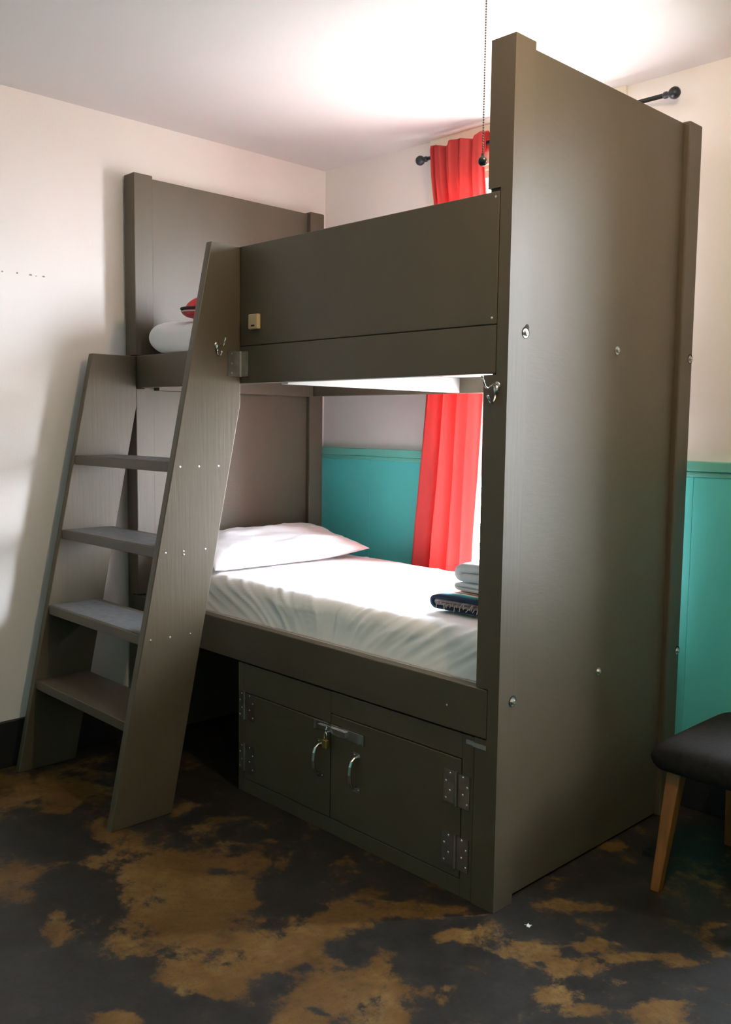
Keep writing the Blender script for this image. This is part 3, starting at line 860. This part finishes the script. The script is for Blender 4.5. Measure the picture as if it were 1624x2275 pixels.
# -------------------------------------------------------------------- stool
st = thing('stool', 'dark grey upholstered stool with honey-brown tapered legs', 'stool', (.45, .8, 0))
def seat():
    x0, x1, y0, y1, z0, z1 = .205, .68, .525, 1.075, .375, .472
    bm = B()
    nx, ny = 24, 24
    def shell(top):
        V = []
        for i in range(nx + 1):
            row = []
            for j in range(ny + 1):
                u = i / nx * 2 - 1; v = j / ny * 2 - 1
                uu = math.sin(u * PI / 2); vv = math.sin(v * PI / 2)
                e = ((1 - abs(uu) ** 8) * (1 - abs(vv) ** 8)) ** .35
                if top: z = lerp(z0 + .045, z1, e) + .006 * (1 - uu * uu) * (1 - vv * vv)
                else: z = lerp(z0 + .045, z0, min(1, e * 1.5))
                k = 1 - .02 * (abs(uu * vv) ** 6)
                row.append(bm.verts.new(((x0 + x1) / 2 + uu * k * (x1 - x0) / 2, (y0 + y1) / 2 + vv * k * (y1 - y0) / 2, z)))
            V.append(row)
        for i in range(nx):
            for j in range(ny): bm.faces.new((V[i][j], V[i + 1][j], V[i + 1][j + 1], V[i][j + 1]))
    shell(1); shell(0); bmesh.ops.remove_doubles(bm, verts=bm.verts[:], dist=.0004)
    obj('seat', bm, FABRIC, st, smooth=True)
seat()
def stool_leg(xt, yt, xb, yb):
    bm = B(); a, b = .024, .015
    zt = .372
    T4 = [bm.verts.new((xt + sx * a, yt + sy * a, zt)) for sx, sy in ((-1, -1), (1, -1), (1, 1), (-1, 1))]
    B4 = [bm.verts.new((xb + sx * b, yb + sy * b, 0)) for sx, sy in ((-1, -1), (1, -1), (1, 1), (-1, 1))]
    bm.faces.new(T4); bm.faces.new(B4[::-1])
    for i in range(4): bm.faces.new((B4[i], B4[(i + 1) % 4], T4[(i + 1) % 4], T4[i]))
    obj('leg', bm, WOOD, st, bevel=.004, segs=3)
stool_leg(.275, .583, .266, .497); stool_leg(.615, .583, .645, .510)
stool_leg(.275, 1.02, .285, .985); stool_leg(.615, 1.02, .645, 1.04)
bm = B()
box(bm, .27, .62, .60, .62, .352, .38); box(bm, .27, .62, 1.0, 1.02, .352, .38); box(bm, .27, .29, .62, 1.0, .352, .38); box(bm, .60, .62, .62, 1.0, .352, .38)
obj('apron', bm, WOOD, st, bevel=.003)

# --------------------------------------------------------------- pull chain
ch = thing('pull_chain', 'dark bead pull chain with a round black knob hanging from the ceiling', 'pull chain', (.134, -.3, 2.106))
bm = B()
z = 2.135
while z < 2.768:
    ball(bm, (.134, -.3, z), .0024, 7, 5); z += .0062
tube(bm, [(.134, -.3, 2.125), (.134, -.3, 2.774)], .0005, 4)
obj('bead_chain', bm, CHAIN, ch, smooth=True)
bm = B(); lathe(bm, [(.001, -.0115), (.006, -.0105), (.0105, -.006), (.0118, 0), (.0105, .006), (.006, .0105), (.0035, .0125), (.0035, .019), (.001, .0195)], (.134, -.3, 2.117), (0, 0, 1), 20)
obj('knob', bm, BLACK_METAL, ch, smooth=True)
bm = B(); lathe(bm, [(.03, 2.802), (.029, 2.79), (.018, 2.776), (.004, 2.772)], (.134, -.3, 0), (0, 0, 1), 24)
obj('ceiling_rose', bm, SASH, ch)
LMP = FILL_LAMP_XY
lp = thing('fill_lamp', 'unseen warm bulb in a round holder, added as fill light right of the bunk', 'lamp', (LMP[0], LMP[1], 2.6))  # invented fill lamp, warms and brightens the right end and back wall
bm = B(); lathe(bm, [(.09, 2.802), (.11, 2.79), (.11, 2.772), (.05, 2.762), (.03, 2.735), (.001, 2.735)], (LMP[0], LMP[1], 0), (0, 0, 1), 28)
obj('fill_lamp_holder', bm, SASH, lp)
GLOW = bpy.data.materials.new('fill_bulb_glass'); GLOW.use_nodes = True
g = GLOW.node_tree.nodes['Principled BSDF']; g.inputs['Base Color'].default_value = (.8, .75, .6, 1)
g.inputs['Emission Color'].default_value = (*FILL_BULB_COL, 1); g.inputs['Emission Strength'].default_value = FILL_BULB
bm = B(); lathe(bm, [(.012, 2.738), (.016, 2.72), (.03, 2.70), (.036, 2.675), (.03, 2.648), (.016, 2.634), (.001, 2.63)], (LMP[0], LMP[1], 0), (0, 0, 1), 20)
obj('bulb', bm, GLOW, lp, smooth=True)

# ------------------------------------------------------------- litter on floor
bm = B(); 
c = [(-.009, -.006), (-.003, -.002), (0, -.008), (.010, -.006), (.007, .001), (.009, .007), (.001, .005), (-.006, .009), (-.004, .002)]
prism(bm, c, 'z', .0005, .0025)
for v in bm.verts: v.co.z += .004 * max(0, noise.noise(Vector((v.co.x * 200, v.co.y * 200, 1))))
bmesh.ops.translate(bm, verts=bm.verts[:], vec=(.113, .042 - .02, 0))
single('paper_scrap', bm, PAPER, 'tiny white paper scrap on the floor by the bed corner', 'paper scrap')

# ------------------------------------------------------------------- lighting
w = bpy.data.worlds.new('sky'); SC.world = w; w.use_nodes = True
def _world():
    nt = w.node_tree; bg = nt.nodes['Background']
    tc = nt.nodes.new('ShaderNodeTexCoord'); sx = nt.nodes.new('ShaderNodeSeparateXYZ')
    nt.links.new(tc.outputs['Generated'], sx.inputs[0])
    mr = nt.nodes.new('ShaderNodeMapRange'); nt.links.new(sx.outputs['Z'], mr.inputs[0])
    mr.inputs[1].default_value = -1; mr.inputs[2].default_value = 1
    r = nt.nodes.new('ShaderNodeValToRGB'); e = r.color_ramp.elements
    while len(e) < len(SKY): e.new(.5)
    for k, (p, c) in enumerate(SKY): e[k].position = p; e[k].color = (*c, 1)
    nt.links.new(mr.outputs[0], r.inputs['Fac']); nt.links.new(r.outputs['Color'], bg.inputs['Color'])
    bg.inputs['Strength'].default_value = SKY_STRENGTH
_world()

# --------------------------------------------------------------------- camera
cd = bpy.data.cameras.new('camera'); cam = bpy.data.objects.new('camera', cd); link(cam)
yaw, pitch, roll = .7998, -.0943, .0127
fw = Vector((-math.sin(yaw) * math.cos(pitch), math.cos(yaw) * math.cos(pitch), math.sin(pitch)))
rt = Vector((math.cos(yaw), math.sin(yaw), 0)); up = rt.cross(fw)
r2 = rt * math.cos(roll) + up * math.sin(roll); u2 = up * math.cos(roll) - rt * math.sin(roll)
M = Matrix((r2, u2, -fw)).transposed().to_4x4()
cam.matrix_world = Matrix.Translation((1.6178, -2.1297, 1.4638)) @ M
cd.sensor_fit = 'HORIZONTAL'; cd.sensor_width = 36; cd.lens = 36 * 2038.27 / 1624
cd.clip_start = .05
SC.camera = cam

SC.view_settings.view_transform = 'Standard'; SC.view_settings.look = 'None'
SC.view_settings.exposure = EXPOSURE; SC.view_settings.gamma = 1
SC.view_settings.use_curve_mapping = False
cy = SC.cycles
cy.use_denoising = True; cy.max_bounces = 14; cy.diffuse_bounces = 10; cy.glossy_bounces = 5; cy.transparent_max_bounces = 12
cy.sample_clamp_indirect = 12; cy.caustics_reflective = False; cy.caustics_refractive = False
